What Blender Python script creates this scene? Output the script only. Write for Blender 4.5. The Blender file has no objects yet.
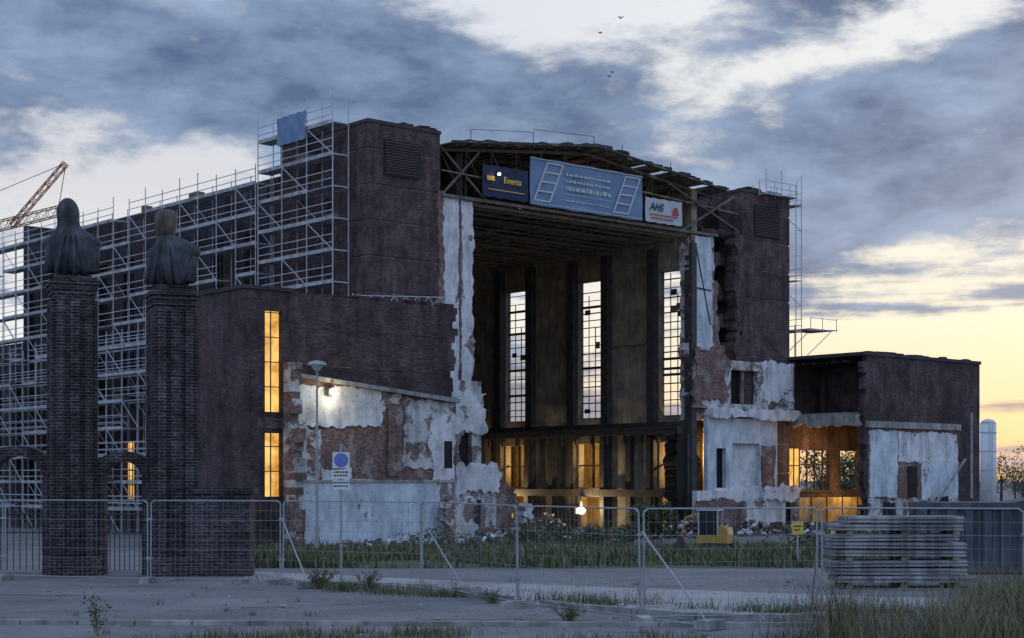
import bpy, math, random
from mathutils import Vector, Matrix
R = random.Random(7)
C = bpy.context.scene.collection
rad = math.radians

# ------------------------------------------------------------ mesh builder
class MB:
    def __init__(s): s.v=[]; s.f=[]; s.m=[]
    def add(s, vs, fs, mat=0):
        o=len(s.v); s.v+= [tuple(p) for p in vs]
        for f in fs: s.f.append([i+o for i in f]); s.m.append(mat)
    def box(s,x0,x1,y0,y1,z0,z1,mat=0):
        if x1<x0:x0,x1=x1,x0
        if y1<y0:y0,y1=y1,y0
        if z1<z0:z0,z1=z1,z0
        s.add([(x0,y0,z0),(x1,y0,z0),(x1,y1,z0),(x0,y1,z0),(x0,y0,z1),(x1,y0,z1),(x1,y1,z1),(x0,y1,z1)],
              [(0,3,2,1),(4,5,6,7),(0,1,5,4),(1,2,6,5),(2,3,7,6),(3,0,4,7)],mat)
    def rbox(s,c,size,rot,mat=0):
        sx,sy,sz=[a/2 for a in size]
        vs=[Vector(p) for p in [(-sx,-sy,-sz),(sx,-sy,-sz),(sx,sy,-sz),(-sx,sy,-sz),(-sx,-sy,sz),(sx,-sy,sz),(sx,sy,sz),(-sx,sy,sz)]]
        vs=[rot@p+Vector(c) for p in vs]
        s.add(vs,[(0,3,2,1),(4,5,6,7),(0,1,5,4),(1,2,6,5),(2,3,7,6),(3,0,4,7)],mat)
    def cyl(s,p0,p1,r0,r1=None,n=6,mat=0,cap=True):
        if r1 is None:r1=r0
        p0=Vector(p0);p1=Vector(p1);d=(p1-p0)
        if d.length<1e-6:return
        d.normalize()
        a=Vector((0,0,1)) if abs(d.z)<.9 else Vector((1,0,0))
        x=d.cross(a).normalized();y=d.cross(x)
        vs=[];off=math.pi/n
        for p,r in((p0,r0),(p1,r1)):
            for i in range(n):
                t=2*math.pi*i/n+off; vs.append(p+x*math.cos(t)*r+y*math.sin(t)*r)
        fs=[(i,(i+1)%n,n+(i+1)%n,n+i) for i in range(n)]
        if cap: fs+=[tuple(range(n-1,-1,-1)),tuple(range(n,2*n))]
        s.add(vs,fs,mat)
    def beam(s,p0,p1,w,mat=0): s.cyl(p0,p1,w*.7,None,4,mat)
    def prism(s,poly,v0,v1,mat=0,axis='y'):
        n=len(poly)
        mk=(lambda a,b,c:(a,c,b)) if axis=='y' else ((lambda a,b,c:(c,a,b)) if axis=='x' else (lambda a,b,c:(a,b,c)))
        vs=[mk(a,b,v0) for a,b in poly]+[mk(a,b,v1) for a,b in poly]
        s.add(vs,[tuple(range(n)),tuple(range(2*n-1,n-1,-1))]+[(i,n+i,n+(i+1)%n,(i+1)%n) for i in range(n)],mat)
    def wall(s,x0,x1,z0,z1,v0,v1,holes,mat=0,axis='y'):
        xs=sorted({x0,x1,*[h[0] for h in holes],*[h[1] for h in holes]})
        xs=[x for x in xs if x0<=x<=x1]
        for a,b in zip(xs,xs[1:]):
            m=(a+b)/2
            hs=sorted([(h[2],h[3]) for h in holes if h[0]<m<h[1]])
            z=z0
            for h0,h1 in hs:
                if h0>z: s._w(a,b,v0,v1,z,h0,mat,axis)
                z=max(z,h1)
            if z<z1: s._w(a,b,v0,v1,z,z1,mat,axis)
    def _w(s,a,b,v0,v1,z0,z1,mat,axis):
        if axis=='y': s.box(a,b,v0,v1,z0,z1,mat)
        else: s.box(v0,v1,a,b,z0,z1,mat)
    def ico(s,c,r,mat=0,sq=(1,1,1),n=8,m=6):
        vs=[];fs=[]
        for j in range(m+1):
            ph=math.pi*j/m
            for i in range(n):
                t=2*math.pi*i/n
                vs.append((c[0]+r*sq[0]*math.sin(ph)*math.cos(t),c[1]+r*sq[1]*math.sin(ph)*math.sin(t),c[2]+r*sq[2]*math.cos(ph)))
        for j in range(m):
            for i in range(n):
                fs.append((j*n+i,(j+1)*n+i,(j+1)*n+(i+1)%n,j*n+(i+1)%n))
        s.add(vs,fs,mat)
    def build(s,name,mats,parent=None,frame=None,smooth=False):
        me=bpy.data.meshes.new(name); me.from_pydata(s.v,[],s.f)
        for m in mats: me.materials.append(m)
        me.polygons.foreach_set('material_index',s.m)
        uv=me.uv_layers.new(name='UVMap').data
        for p in me.polygons:
            n=p.normal; ax=max(range(3),key=lambda i:abs(n[i]))
            for li in p.loop_indices:
                c=me.vertices[me.loops[li].vertex_index].co
                uv[li].uv=(c.y,c.z) if ax==0 else ((c.x,c.z) if ax==1 else (c.x,c.y))
        if smooth:
            for p in me.polygons:p.use_smooth=True
        me.update()
        o=bpy.data.objects.new(name,me); C.objects.link(o)
        if parent: o.parent=parent
        if frame: o.matrix_world=frame
        return o

def rag(u0,u1,z0,z1,j=.25,st=.6,flat_bottom=False,flat_left=False):
    pts=[]
    def seg(a,b,k,flat=False):
        n=max(1,int(math.dist(a,b)/(st*.4)))
        w=0
        for i in range(n):
            t=i/n
            x=a[0]+(b[0]-a[0])*t; z=a[1]+(b[1]-a[1])*t
            w=w*.7+R.uniform(-j,j)*.55
            if R.random()<.15: w+=R.uniform(-j,j)*.8
            if i>0 and not flat:
                if k=='h': z+=w; x+=R.uniform(-.04,.04)
                else: x+=w; z+=R.uniform(-.04,.04)
            pts.append((x,z))
    seg((u0,z0),(u1,z0),'h',flat_bottom); seg((u1,z0),(u1,z1),'v'); seg((u1,z1),(u0,z1),'h'); seg((u0,z1),(u0,z0),'v',flat_left)
    return pts
def empty(name,mat=None):
    e=bpy.data.objects.new(name,None); C.objects.link(e)
    e.empty_display_size=.5
    if mat is not None:e.matrix_world=mat
    return e

# ------------------------------------------------------------ materials
def lnk(nt,a,b): nt.links.new(a,b)
def base(name,rough=.85,metal=0):
    m=bpy.data.materials.new(name); m.use_nodes=True; nt=m.node_tree
    b=nt.nodes['Principled BSDF']; b.inputs['Roughness'].default_value=rough; b.inputs['Metallic'].default_value=metal
    b.inputs['Specular IOR Level'].default_value=.25
    return m,nt,b
def noise(nt,vec,scale,detail=5,rough=.6,dist=0):
    n=nt.nodes.new('ShaderNodeTexNoise'); n.inputs['Scale'].default_value=scale; n.inputs['Detail'].default_value=detail
    n.inputs['Roughness'].default_value=rough; n.inputs['Distortion'].default_value=dist
    lnk(nt,vec,n.inputs['Vector']); return n.outputs['Fac']
def ramp(nt,fac,stops,interp='LINEAR'):
    r=nt.nodes.new('ShaderNodeValToRGB'); r.color_ramp.interpolation=interp
    el=r.color_ramp.elements
    while len(el)<len(stops): el.new(.5)
    for e,(p,c) in zip(el,stops):
        e.position=p; e.color=(c,c,c,1) if isinstance(c,(int,float)) else (*c,1)
    lnk(nt,fac,r.inputs['Fac']); return r.outputs['Color']
def mix(nt,f,a,b,mode='MIX'):
    n=nt.nodes.new('ShaderNodeMix'); n.data_type='RGBA'; n.blend_type=mode
    for s,v in((0,f),(6,a),(7,b)):
        if hasattr(v,'links') or hasattr(v,'is_linked'): lnk(nt,v,n.inputs[s])
        elif isinstance(v,(int,float)): n.inputs[s].default_value=v
        else: n.inputs[s].default_value=(*v,1)
    return n.outputs[2]
def mapv(nt,out,sc):
    m=nt.nodes.new('ShaderNodeMapping'); m.inputs['Scale'].default_value=sc; lnk(nt,out,m.inputs['Vector']); return m.outputs['Vector']
def bump(nt,b,h,st=.4,d=.03):
    n=nt.nodes.new('ShaderNodeBump'); n.inputs['Strength'].default_value=st; n.inputs['Distance'].default_value=d
    lnk(nt,h,n.inputs['Height']); lnk(nt,n.outputs['Normal'],b.inputs['Normal'])
def mottled(name,c1,c2,scale=1.2,rough=.85,metal=0,bs=.3,bd=.02,streak=.35,fine=18):
    m,nt,b=base(name,rough,metal); tc=nt.nodes.new('ShaderNodeTexCoord'); o=tc.outputs['Object']
    a=noise(nt,o,scale,5,.65); col=ramp(nt,a,[(.33,c1),(.67,c2)])
    if streak>.2:
        s=noise(nt,mapv(nt,o,(2.2,2.2,.25)),1.3,3); sc=ramp(nt,s,[(.38,1-streak),(.62,1.0)])
        col=mix(nt,1.0,col,sc,'MULTIPLY')
    lnk(nt,col,b.inputs['Base Color'])
    if bs>.2: bump(nt,b,noise(nt,o,fine,2),bs,bd)
    return m
def brickmat(name,c1,c2,mort,big=.5,patch=None,sc=1.0,msize=.012,soot=.5):
    m,nt,b=base(name,.9); tc=nt.nodes.new('ShaderNodeTexCoord'); o=tc.outputs['Object']
    br=nt.nodes.new('ShaderNodeTexBrick'); lnk(nt,tc.outputs['UV'],br.inputs['Vector'])
    br.inputs['Scale'].default_value=1; br.inputs['Brick Width'].default_value=.26*sc; br.inputs['Row Height'].default_value=.083*sc
    br.inputs['Mortar Size'].default_value=msize; br.inputs['Color1'].default_value=(*c1,1); br.inputs['Color2'].default_value=(*c2,1); br.inputs['Mortar'].default_value=(*mort,1)
    n=noise(nt,o,big,6,.7); v=ramp(nt,n,[(.35,soot),(.65,1.5)])
    col=mix(nt,1.0,br.outputs['Color'],v,'MULTIPLY')
    s=noise(nt,mapv(nt,o,(1.6,1.6,.18)),1.1,4); col=mix(nt,1.0,col,ramp(nt,s,[(.36,.6),(.6,1.0)]),'MULTIPLY')
    g=noise(nt,mapv(nt,o,(1,1,3.2)),3.5,4,.8); col=mix(nt,1.0,col,ramp(nt,g,[(.35,.5),(.65,1.5)]),'MULTIPLY')
    lnk(nt,col,b.inputs['Base Color'])
    bump(nt,b,br.outputs['Fac'],-.5,.01); return m
def plastermat(name,white,brick,th=.55,sc=.55,zs=1.0,grime=.55):
    m,nt,b=base(name,.9); tc=nt.nodes.new('ShaderNodeTexCoord'); o=tc.outputs['Object']
    n=noise(nt,mapv(nt,o,(1,1,zs)),sc,9,.68,.2)
    w=ramp(nt,noise(nt,o,.9,6,.7),[(.3,tuple(c*.66 for c in white)),(.6,white)])
    bk=ramp(nt,noise(nt,mapv(nt,o,(1,1,2.5)),3,5,.75),[(.32,tuple(c*.45 for c in brick)),(.5,brick),(.70,tuple(min(1,c*1.9) for c in brick))])
    mask=ramp(nt,n,[(th-.015,0),(th+.02,1)])
    col=mix(nt,mask,w,bk)
    s=noise(nt,mapv(nt,o,(1.1,1.1,.35)),1.1,6,.6); col=mix(nt,1.0,col,ramp(nt,s,[(.34,grime),(.54,1.0)]),'MULTIPLY')
    sp=noise(nt,o,6,4,.8); col=mix(nt,1.0,col,ramp(nt,sp,[(.34,.4),(.42,1.0)]),'MULTIPLY')
    lnk(nt,col,b.inputs['Base Color']); bump(nt,b,n,.5,.05); return m
def emis(name,c,st,sc=1.5,lo=.5):
    m=bpy.data.materials.new(name); m.use_nodes=True; nt=m.node_tree; nt.nodes.clear()
    o=nt.nodes.new('ShaderNodeOutputMaterial'); e=nt.nodes.new('ShaderNodeEmission'); tc=nt.nodes.new('ShaderNodeTexCoord')
    f=noise(nt,tc.outputs['Object'],sc,5,.6); col=ramp(nt,f,[(.36,tuple(x*lo*k for x,k in zip(c,(1,.75,.5)))),(.6,c)])
    lnk(nt,col,e.inputs['Color']); e.inputs['Strength'].default_value=st; lnk(nt,e.outputs[0],o.inputs['Surface']); return m
def plain(name,c,rough=.6,metal=0,var=.25):
    return mottled(name,tuple(x*(1-var) for x in c),c,2.5,rough,metal,.1,.01,.1)

M_brick=brickmat('dark_clinker_brick',(.088,.058,.063),(.048,.036,.043),(.068,.06,.062))
M_brick2=brickmat('clinker_brick_band',(.112,.068,.072),(.066,.049,.055),(.078,.064,.066),.8)
M_gap=brickmat('brick_joint_course',(.19,.15,.155),(.13,.11,.115),(.15,.13,.13),.8)
M_gate=brickmat('gate_clinker',(.045,.037,.042),(.020,.019,.025),(.09,.085,.09),1.2,None,1.0,.015)
M_red=plastermat('exposed_red_brick',(.30,.26,.25),(.155,.105,.098),.44,.9,1,.6)
M_pl=plastermat('torn_white_plaster',(.60,.635,.67),(.20,.15,.135),.59,.5,1,.6)
M_pl2=plastermat('patchy_plaster',(.50,.52,.54),(.18,.13,.12),.52,.8,1,.5)
M_plb=plastermat('pale_blue_plaster',(.52,.60,.68),(.20,.17,.155),.62,.45,.6,.65)
M_hall=mottled('hall_plaster_grey_brown',(.15,.132,.105),(.36,.32,.255),.6,.9,0,.5,.05,.3,4)
M_steel=mottled('dark_steel',(.028,.028,.031),(.065,.06,.056),2,.6,0,.1,.01,.1)
M_rust=mottled('grey_rusty_steel',(.075,.068,.062),(.17,.15,.13),2,.8,0,.1,.01,.1)
M_wood=mottled('roof_boarding',(.11,.095,.075),(.33,.285,.22),1.2,.85,0,.1,.03,.5)
M_roof=mottled('roof_felt',(.03,.03,.035),(.06,.06,.065),1,.85,0,.1,.01,.1)
M_galv=plain('galvanised_tube',(.46,.51,.58),.5,.2)
M_fgalv=plain('fence_tube',(.30,.33,.37),.5,.4)
M_deck=mottled('scaffold_deck',(.16,.16,.17),(.42,.43,.45),2,.8,0,.1,.01,.1)
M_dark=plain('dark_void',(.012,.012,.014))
M_louv=plain('louvre_metal',(.11,.095,.098))
M_conc=mottled('concrete',(.18,.18,.18),(.36,.36,.35),1.5)
M_lit=emis('lit_room_glow',(1.0,.58,.16),1.25,.7,.42)
M_lamp=emis('lamp_bulb',(1.0,.85,.55),30,1,1)
M_frame=plain('window_frame_dark',(.04,.035,.035))
M_floor=mottled('room_wall_warm',(.35,.25,.12),(.7,.55,.28),1,.9)

# ------------------------------------------------------------ frame of the hall (u along front, v to the back)
A=rad(41)
FR=Matrix.Translation((-9,100,0))@Matrix.Rotation(A,4,'Z')
G=-1.5
hall=empty('derelict_brick_hall',FR)

def bandtower(b,u0,u1,v0,v1,z0,z1):
    b.box(u0+.07,u1-.07,v0+.07,v1-.07,z0,z1,5)
    z=z0
    while z<z1-.3:
        h=min(2.25,z1-z); b.box(u0,u1,v0,v1,z+.13,z+h,1 if R.random()<.6 else 0); z+=h
    b.box(u0-.06,u1+.06,v0-.06,v1+.06,z1,z1+.22,2)
def louvre(b,u0,u1,z0,z1,v):
    b.box(u0-.1,u1+.1,v-.05,v-.002,z0-.1,z1+.1,4)
    n=12
    for i in range(n):
        z=z0+(z1-z0)*i/n; b.rbox(((u0+u1)/2,v-.1,z+.08),(u1-u0,.14,.04),Matrix.Rotation(rad(-35),3,'X'),3)
b=MB()
bandtower(b,0,5.74,0,10,G,24.9)
bandtower(b,35.4,41.1,0,5,G,24.75)
louvre(b,1.3,3.9,21.8,23.9,0)
louvre(b,36.9,39.8,21.5,23.8,0)
for k in range(22):
    u=R.uniform(2.5,5.6); b.box(u,u+R.uniform(.2,.6),.2,.7,25.12,25.12+R.uniform(.05,.25),0)
for k in range(14):
    u=R.uniform(35.4,38); b.box(u,u+R.uniform(.2,.5),.2,.7,24.97,24.97+R.uniform(.05,.3),0)
b.build('towers',[M_brick,M_brick2,M_roof,M_louv,M_dark,M_gap],hall)

b=MB()
holes=[]
for i in range(9):
    v=13+i*4.4; holes+=[(v,v+1.7,8,19.5),(v,v+1.7,1,5.5)]
b.wall(10,50,G,22.6,0,.5,holes,0,'x')
for i,(a,c,z0,z1) in enumerate(holes):
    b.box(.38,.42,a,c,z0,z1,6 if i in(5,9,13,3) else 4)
    for k in range(1,int((z1-z0)/1.1)): b.box(.3,.37,a,c,z0+k*1.1,z0+k*1.1+.08,3)
    b.box(.3,.36,(a+c)/2-.04,(a+c)/2+.04,z0,z1,3)
b.box(-.1,8.4,10.003,50,22.6,22.9,2)
b.box(7.9,8.45,1.0,50,G,24.3,0)
b.box(0,41,50,50.6,G,24.4,0)
b.wall(50.6,62,G,14.5,.6,1.1,[(52,54,3,12),(56,58,3,12)],0,'x'); b.box(1.15,8,50.61,62,G,14.3,0)
wins=[2.1+9.0*i for i in range(6)]
h2=[]
for w in wins:
    h2+=[(w-1.55,w+1.55,7.4,18.4),(w-1.5,w+1.5,1.9,5.4),(w-1.6,w+1.2,G,1.15)]
b.wall(.3,50,G,24.2,30,30.6,h2,1,'x')
for w in wins:
    for s in(-1,1):
        b.box(29.45,29.998,w+s*1.6,w+s*2.35,G,20.2,3)
        b.box(29.2,29.445,w+s*1.75,w+s*2.2,G,6.0,3)
    z=7.4
    while z<18.2:
        b.box(30.4,30.5,w-1.55,w+1.55,z,z+R.choice([.05,.07,.09,.2]),3); z+=R.uniform(.42,.75)
    for k in range(4):
        zz=R.uniform(7.6,17.5); a=w+R.choice([-1.2,-.5,.1,.6]); b.box(30.42,30.46,a,a+R.uniform(.4,.7),zz,zz+R.uniform(.3,.6),7 if k%3 else 3)
    b.box(30.42,30.48,w-.03,w+.03,7.4,R.uniform(12,18.4),3); b.box(30.42,30.48,w+.72,w+.77,7.4,R.uniform(10,18.4),3)
    b.box(30.15,30.35,w-1.5,w+1.5,3.6,3.72,3); b.box(30.15,30.35,w-.06,w+.06,1.9,5.4,3)
    b.box(29.8,29.997,w+2.4,w+6.6,13.0,13.12,1); b.box(29.85,29.997,w+2.4,w+6.6,18.9,19.3,1)
    b.box(29.55,29.997,w+4.2,w+4.75,G,5.9,3)
b.box(28.6,29.24,.4,50,5.95,6.35,3); b.box(28.5,29.1,.4,50,6.36,6.5,3)
b.box(29.3,29.44,.4,50,6.5,6.9,3)
b.box(29.05,29.19,.4,50,1.2,1.75,3)
for i in range(28): b.box(28.9,29.19,.9+i*1.8,1.1+i*1.8,5.3,5.949,3)
b.box(30.6,41,5.1,50,6.6,7.0,2); b.box(40.6,41.0,5.1,49.9,G,6.6,0)
b.box(33.6,33.8,.5,49.9,G,6.59,5)
b.box(30.6,33.6,.5,49.9,1.3,1.6,3)
for i in range(22): b.box(32.6,32.8,1.2+i*2.3,1.4+i*2.3,1.6,6.5,3)
b.build('hall_walls',[M_brick,M_hall,M_roof,M_steel,M_dark,M_floor,M_lit,M_wood],hall)

# ---- roof
def gz_roof(u): return 24.2+1.5*(1-abs(u-19)/13.3)
b=MB()
for t in range(12):
    v=.4+t*4.4
    m=1
    N=12; us=[6+i*26.5/N for i in range(N+1)]
    b.beam((6,v,20.75),(32.5,v,20.75),.22,m)
    for i in range(N):
        a,c=us[i],us[i+1]
        b.beam((a,v,gz_roof(a)-.2),(c,v,gz_roof(c)-.2),.2,m)
        b.beam((a,v,20.75),(a,v,gz_roof(a)-.2),.10,0)
        if i<N/2: b.beam((a,v,gz_roof(a)-.2),(c,v,20.75),.09,0)
        else: b.beam((a,v,20.75),(c,v,gz_roof(c)-.2),.09,0)
for i in range(20):
    u=6.5+i*1.35
    b.beam((u,-.8,gz_roof(u)-.05),(u,50,gz_roof(u)-.05),.12,1)
    if i%2==0:b.beam((u,.1,20.95),(u,50,20.95),.18,1)
for j in range(33):
    v=.8+j*1.5; b.beam((8.5,v,20.6),(30,v,20.6),.11,1)
for i in range(14):
    for j in range(25):
        if R.random()<(.25 if j<3 else .5):
            u=8.6+i*1.52; v=1.2+j*1.95; b.box(u,u+1.49,v,v+1.9,21.1+R.uniform(-.02,.05),21.17,0 if R.random()<.85 else 2)
u=5.9
while u<32.4:
    w=.62
    v=-1.0+R.uniform(-.3,.3)
    while v<50:
        L=3.0
        if R.random()>(.05 if v<2 else .18):
            z0,z1=gz_roof(u)+.03,gz_roof(u+w)+.03
            b.add([(u,v,z0),(u+w-.03,v,z1),(u+w-.03,v+L,z1),(u,v+L,z0),(u,v,z0+.07),(u+w-.03,v,z1+.07),(u+w-.03,v+L,z1+.07),(u,v+L,z0+.07)],
              [(0,3,2,1),(4,5,6,7),(0,1,5,4),(1,2,6,5),(2,3,7,6),(3,0,4,7)],2)
        v+=L
    u+=w
for k,(a,c) in enumerate([(5.9,9),(9,12.4),(12.4,15.7),(15.7,19),(19,22.3),(22.3,25.6),(25.6,29),(29,32.4)]):
    z0,z1=gz_roof(a)+.12,gz_roof(c)+.12
    for q in range(12):
        v0=1.5+q*4.04; v1=v0+4.04
        if R.random()<.45: v1-=R.uniform(.8,3)
        b.add([(a,v0,z0),(c,v0,z1),(c,v1,z1),(a,v1,z0),(a,v0,z0+.06),(c,v0,z1+.06),(c,v1,z1+.06),(a,v1,z0+.06)],
          [(0,3,2,1),(4,5,6,7),(0,1,5,4),(1,2,6,5),(2,3,7,6),(3,0,4,7)],3)
for a,c in((5.9,19),(19,32.4)):
    b.beam((a,-1.05,gz_roof(a)+.1),(c,-1.05,gz_roof(c)+.1),.16,3)
for k in range(30):
    u=R.uniform(6,32); b.box(u,u+R.uniform(.3,1.1),-1.1,-.4,gz_roof(u)+.12,gz_roof(u)+.2+R.uniform(0,.14),3)
b.beam((5.8,-.1,21.0),(32.5,-.1,21.0),.2,1)
b.beam((5.8,-.1,22.6),(13,-.1,22.4),.1,1); b.beam((24,-.1,23.4),(35.3,.3,23.0),.12,2); b.beam((27,-.2,24.3),(35.3,.2,21.6),.12,1)
b.beam((5.8,-.1,21.0),(9,-.1,24.2),.12,1); b.beam((5.8,.2,24.3),(9.6,-.1,21.0),.12,1)
b.beam((28.5,0,21.0),(34.5,0,24.2),.14,1)
for u in(8,13.5,19.2,22,27): b.cyl((u,-.4,gz_roof(u)),(u,-.4,gz_roof(u)+1.0),.03,n=4,mat=1)
b.cyl((8,-.4,25.5),(13.5,-.4,26.1),.025,n=4,mat=1); b.cyl((13.5,-.4,26.3),(19.2,-.4,26.6),.025,n=4,mat=1)
b.build('hall_roof',[M_steel,M_rust,M_wood,M_roof],hall)

# ---- torn front strips at the portal
b=MB()
b.prism(rag(5.85,8.45,G,21.1,.14,.5,True),.12,1.0,1)
b.prism(rag(5.95,7.35,8.5,21.0,.12,.5),.02,.11,2)
b.prism(rag(7.55,8.5,8.2,20.9,.16,.5),.0,.11,2)
b.prism(rag(5.6,6.0,7,21.3,.16,.4),-.05,.3,0)
b.box(7.38,7.5,-.03,.1,9,20.8,0)
b.wall(4.6,8.8,3,9.0,-.5,.1,[(6.9,8.0,3.2,5.6)],1)
b.prism(rag(4.2,9.2,5.6,8.2,.3,.5),-.62,-.5,2)
b.prism(rag(4.4,6.8,1.5,5.9,.3,.5),-.6,-.502,3)
b.wall(3.5,9.6,G,3.0,-1.1,-.1,[(6.8,8.3,-.6,1.2)],1)
b.prism(rag(3.4,9.6,1.6,3.4,.3,.4),-1.3,-1.102,2)
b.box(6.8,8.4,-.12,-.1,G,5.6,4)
b.prism(rag(8.6,12.0,G,2.0,.5,.4,True),-.3,.8,3)
b.prism(rag(11.6,12.6,G,.8,.4,.4,True),-1.6,-.6,2)
# right
b.prism(rag(29.5,32.2,7,20.9,.14,.5),.05,1.0,1)
b.prism(rag(29.9,31.9,11.5,20.8,.08,.8),-.05,.04,5)
b.prism(rag(29.5,29.95,9,20.8,.1,.4),-.12,.04,0)
b.beam((30.1,-.08,20.0),(31.7,-.08,14.2),.06,4); b.beam((30.1,-.08,16.9),(31.8,-.08,16.8),.08,4)
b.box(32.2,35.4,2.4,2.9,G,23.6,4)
for z in(11.9,14.2,16.6,19,21.3):
    b.prism(rag(32.2,35.5,z,z+.5+R.random()*.7,.3,.4),.6+R.random(),2.38,6)
b.prism(rag(34.5,35.5,11.5,21.5,.3,.5),-.1,.9,6)
b.prism(rag(32.1,33.0,11.5,17.5,.3,.5),.3,1.2,0)
b.wall(29.5,41.1,7.9,11.6,-.45,-.1,[(33.6,36.6,8.3,10.9)],1)
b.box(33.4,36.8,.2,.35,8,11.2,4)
b.box(35.0,35.25,-.3,-.1,8.3,10.9,0)
b.prism(rag(29.3,32.8,8.5,12.3,.4,.45),-.6,-.455,0)
b.prism(rag(37.0,41.0,8.6,11.7,.3,.5),-.55,-.455,2)
b.prism(rag(31.0,41.3,7.2,7.9,.14,.5),-1.0,-.1,2)
b.wall(30.9,39.0,1.7,7.2,-.5,-.1,[(31.9,33.0,1.9,4.9),(33.7,36.9,2.1,5.3)],5)
b.box(33.5,37.1,-.1,.1,1.9,5.5,2); b.box(31.7,33.2,0,.1,1.7,5.2,4)
b.prism(rag(37.1,38.6,2.0,5.2,.12,.4),-.62,-.505,0)
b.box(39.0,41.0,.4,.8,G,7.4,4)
b.wall(29.2,41.1,G,1.7,-1.0,-.51,[(31.5,32.8,-.8,.9),(39.4,40.6,-1.0,1.2)],2)
b.prism(rag(29.0,34,G,.9,.4,.4,True),-1.5,-1.01,3); b.prism(rag(36.5,41,.9,1.9,.25,.4),-1.2,-1.003,2)
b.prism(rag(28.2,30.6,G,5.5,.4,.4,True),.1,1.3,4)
b.build('torn_portal_walls',[M_red,M_pl2,M_pl,M_red,M_dark,M_plb,M_brick2],hall)

# ---- left low wing
W=-7.26
b=MB()
b.wall(-13.4,-10.4,G,12.8,W,W+.5,[(-12.1,-11.0,6.2,11.7),(-12.1,-11.0,1.6,5.05)],0)
z=G
while z<12.75:
    e=1.0+R.uniform(-.35,.3)+(.0 if z<10 else .2)
    b.box(-10.4,e,W,W+.5,z,min(z+.42,12.75),0); z+=.42
b.box(-13.4,-12.9,W+.5,2.5,G,12.8,0); b.box(-12.9,0,2.0,2.5,G,12.5,0)
b.box(-13.5,-10.3,W-.1,2.6,12.8,13.0,2); b.box(-10.3,.7,W+.1,2.6,12.5,12.75,2)
for z0,z1 in((6.2,11.7),(1.6,5.05)):
    b.box(-12.1,-11.0,W+.35,W+.4,z0,z1,3)
    for k in range(1,int((z1-z0)/1.35)+1): b.box(-12.1,-11.0,W+.28,W+.33,z0+k*1.35,z0+k*1.35+.05,5)
    b.box(-11.58,-11.53,W+.27,W+.325,z0,z1,5)
    b.box(-12.12,-12.04,W+.2,W+.34,z0,z1,5)
b.box(-12.6,-10.6,W-.04,W-.003,5.3,5.9,4)
for z in(8.8,10.9): b.box(-10.38,.5,W-.03,W-.002,z,z+.06,4)
for k in range(24):
    u=R.uniform(-10,.3); b.box(u,u+R.uniform(.3,1.3),W+.05,W+.4,12.75,12.8+R.uniform(.02,.18),0)
b.build('left_low_wing',[M_brick,M_brick2,M_roof,M_lit,M_brick2,M_frame],hall)
b=MB()
b.prism([(-10.4,G),(1.0,G),(1.2,2),(.9,4.5),(1.1,7.2),(-2,7.5),(-5,7.9),(-8,8.1),(-10.4,8.3)],W-.12,W-.004,0)
b.prism(rag(-10.2,-4.4,5.5,7.75,.18,.4),W-.2,W-.121,1)
b.prism(rag(-4.4,-3.0,6.4,7.6,.2,.4),W-.19,W-.121,2)
b.prism(rag(-2.9,.95,3.2,7.1,.22,.4),W-.2,W-.121,2)
b.prism(rag(-.8,.9,2.4,6.4,.2,.4),W-.25,W-.202,1)
b.prism(rag(-10.2,-8.6,2.4,5.3,.2,.4),W-.19,W-.121,2)
b.prism(rag(-10.35,1.2,G,2.5,.1,.5,True),W-.3,W-.205,3)
b.prism(rag(-8.5,-6.6,2.4,3.2,.15,.4),W-.22,W-.1215,1)
b.prism([(-10.4,8.35),(-10.4,8.15),(1.1,7.05),(1.1,7.3)],W-.55,W-.13,4)
b.box(-10.3,1.0,W-.36,W-.302,2.35,2.5,4)
b.prism(rag(-4.0,-3.1,2.7,6.9,.06,.6),W-.34,W-.2025,0)
b.box(-2.6,-1.7,W-.36,W-.302,-.9,1.0,3); b.box(.1,.7,W-.27,W-.252,3.2,4.8,6)
z=G
while z<8.8:
    b.box(-10.95,-10.42,W-1.1-R.uniform(0,.4)+(z>5)*.4,W-.0,z,z+.4,5 if R.random()<.75 else 0); z+=.4
b.prism(rag(-.6,1.5,-1.5,1.4,.4,.4,True),W-1.4,W-.9,2)
b.build('left_wing_torn_plaster',[M_red,M_pl,M_pl2,M_plb,M_conc,M_pl2,M_dark],hall)

# ---- right low wing (cut open on its left side)
b=MB()
z=G
while z<12.0:
    e=41.1+R.uniform(-.25,.35)
    if z>6.4: b.box(e,56.6,W,W+.5,z,min(z+.42,12.0),0)
    else: b.box(e,56.6,W+.004,W+.5,z,z+.42,0)
    z+=.42
b.box(56.1,56.6,W+.5,0.5,G,12.0,0)
b.box(40.9,56.7,W-.1,.9,12.0,12.25,2)
for k in range(16):
    u=R.uniform(41,55.5); b.box(u,u+R.uniform(.3,1.2),W+.02,W+.4,12.25,12.28+R.uniform(.02,.12),0)
b.box(41.3,56.0,W+.5,.3,7.0,7.7,4)
b.prism(rag(-7.0,0,6.7,7.5,.2,.5),40.9,41.3,4,'x')
b.wall(41.1,56,G,12,.3,.7,[(42.8,46.6,1.7,4.9),(48,51,1.7,4.9)],6)
b.box(45.5,45.8,W+.5,.3,7.7,11.9,6)
for u in(43.7,44.7,45.7): b.box(u,u+.12,.35,.45,1.7,4.9,5)
b.box(42.8,46.6,.35,.45,3.7,3.82,5); b.box(42.7,46.7,.2,.29,1.5,1.7,5)
b.box(41.25,42.5,.22,.28,1.9,5.0,3); b.box(41.8,41.9,.15,.21,1.9,5.0,5); b.box(41.2,42.6,.15,.21,3.6,3.7,5)
b.box(41.4,50,-.6,-.2,-.9,1.1,7)
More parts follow.
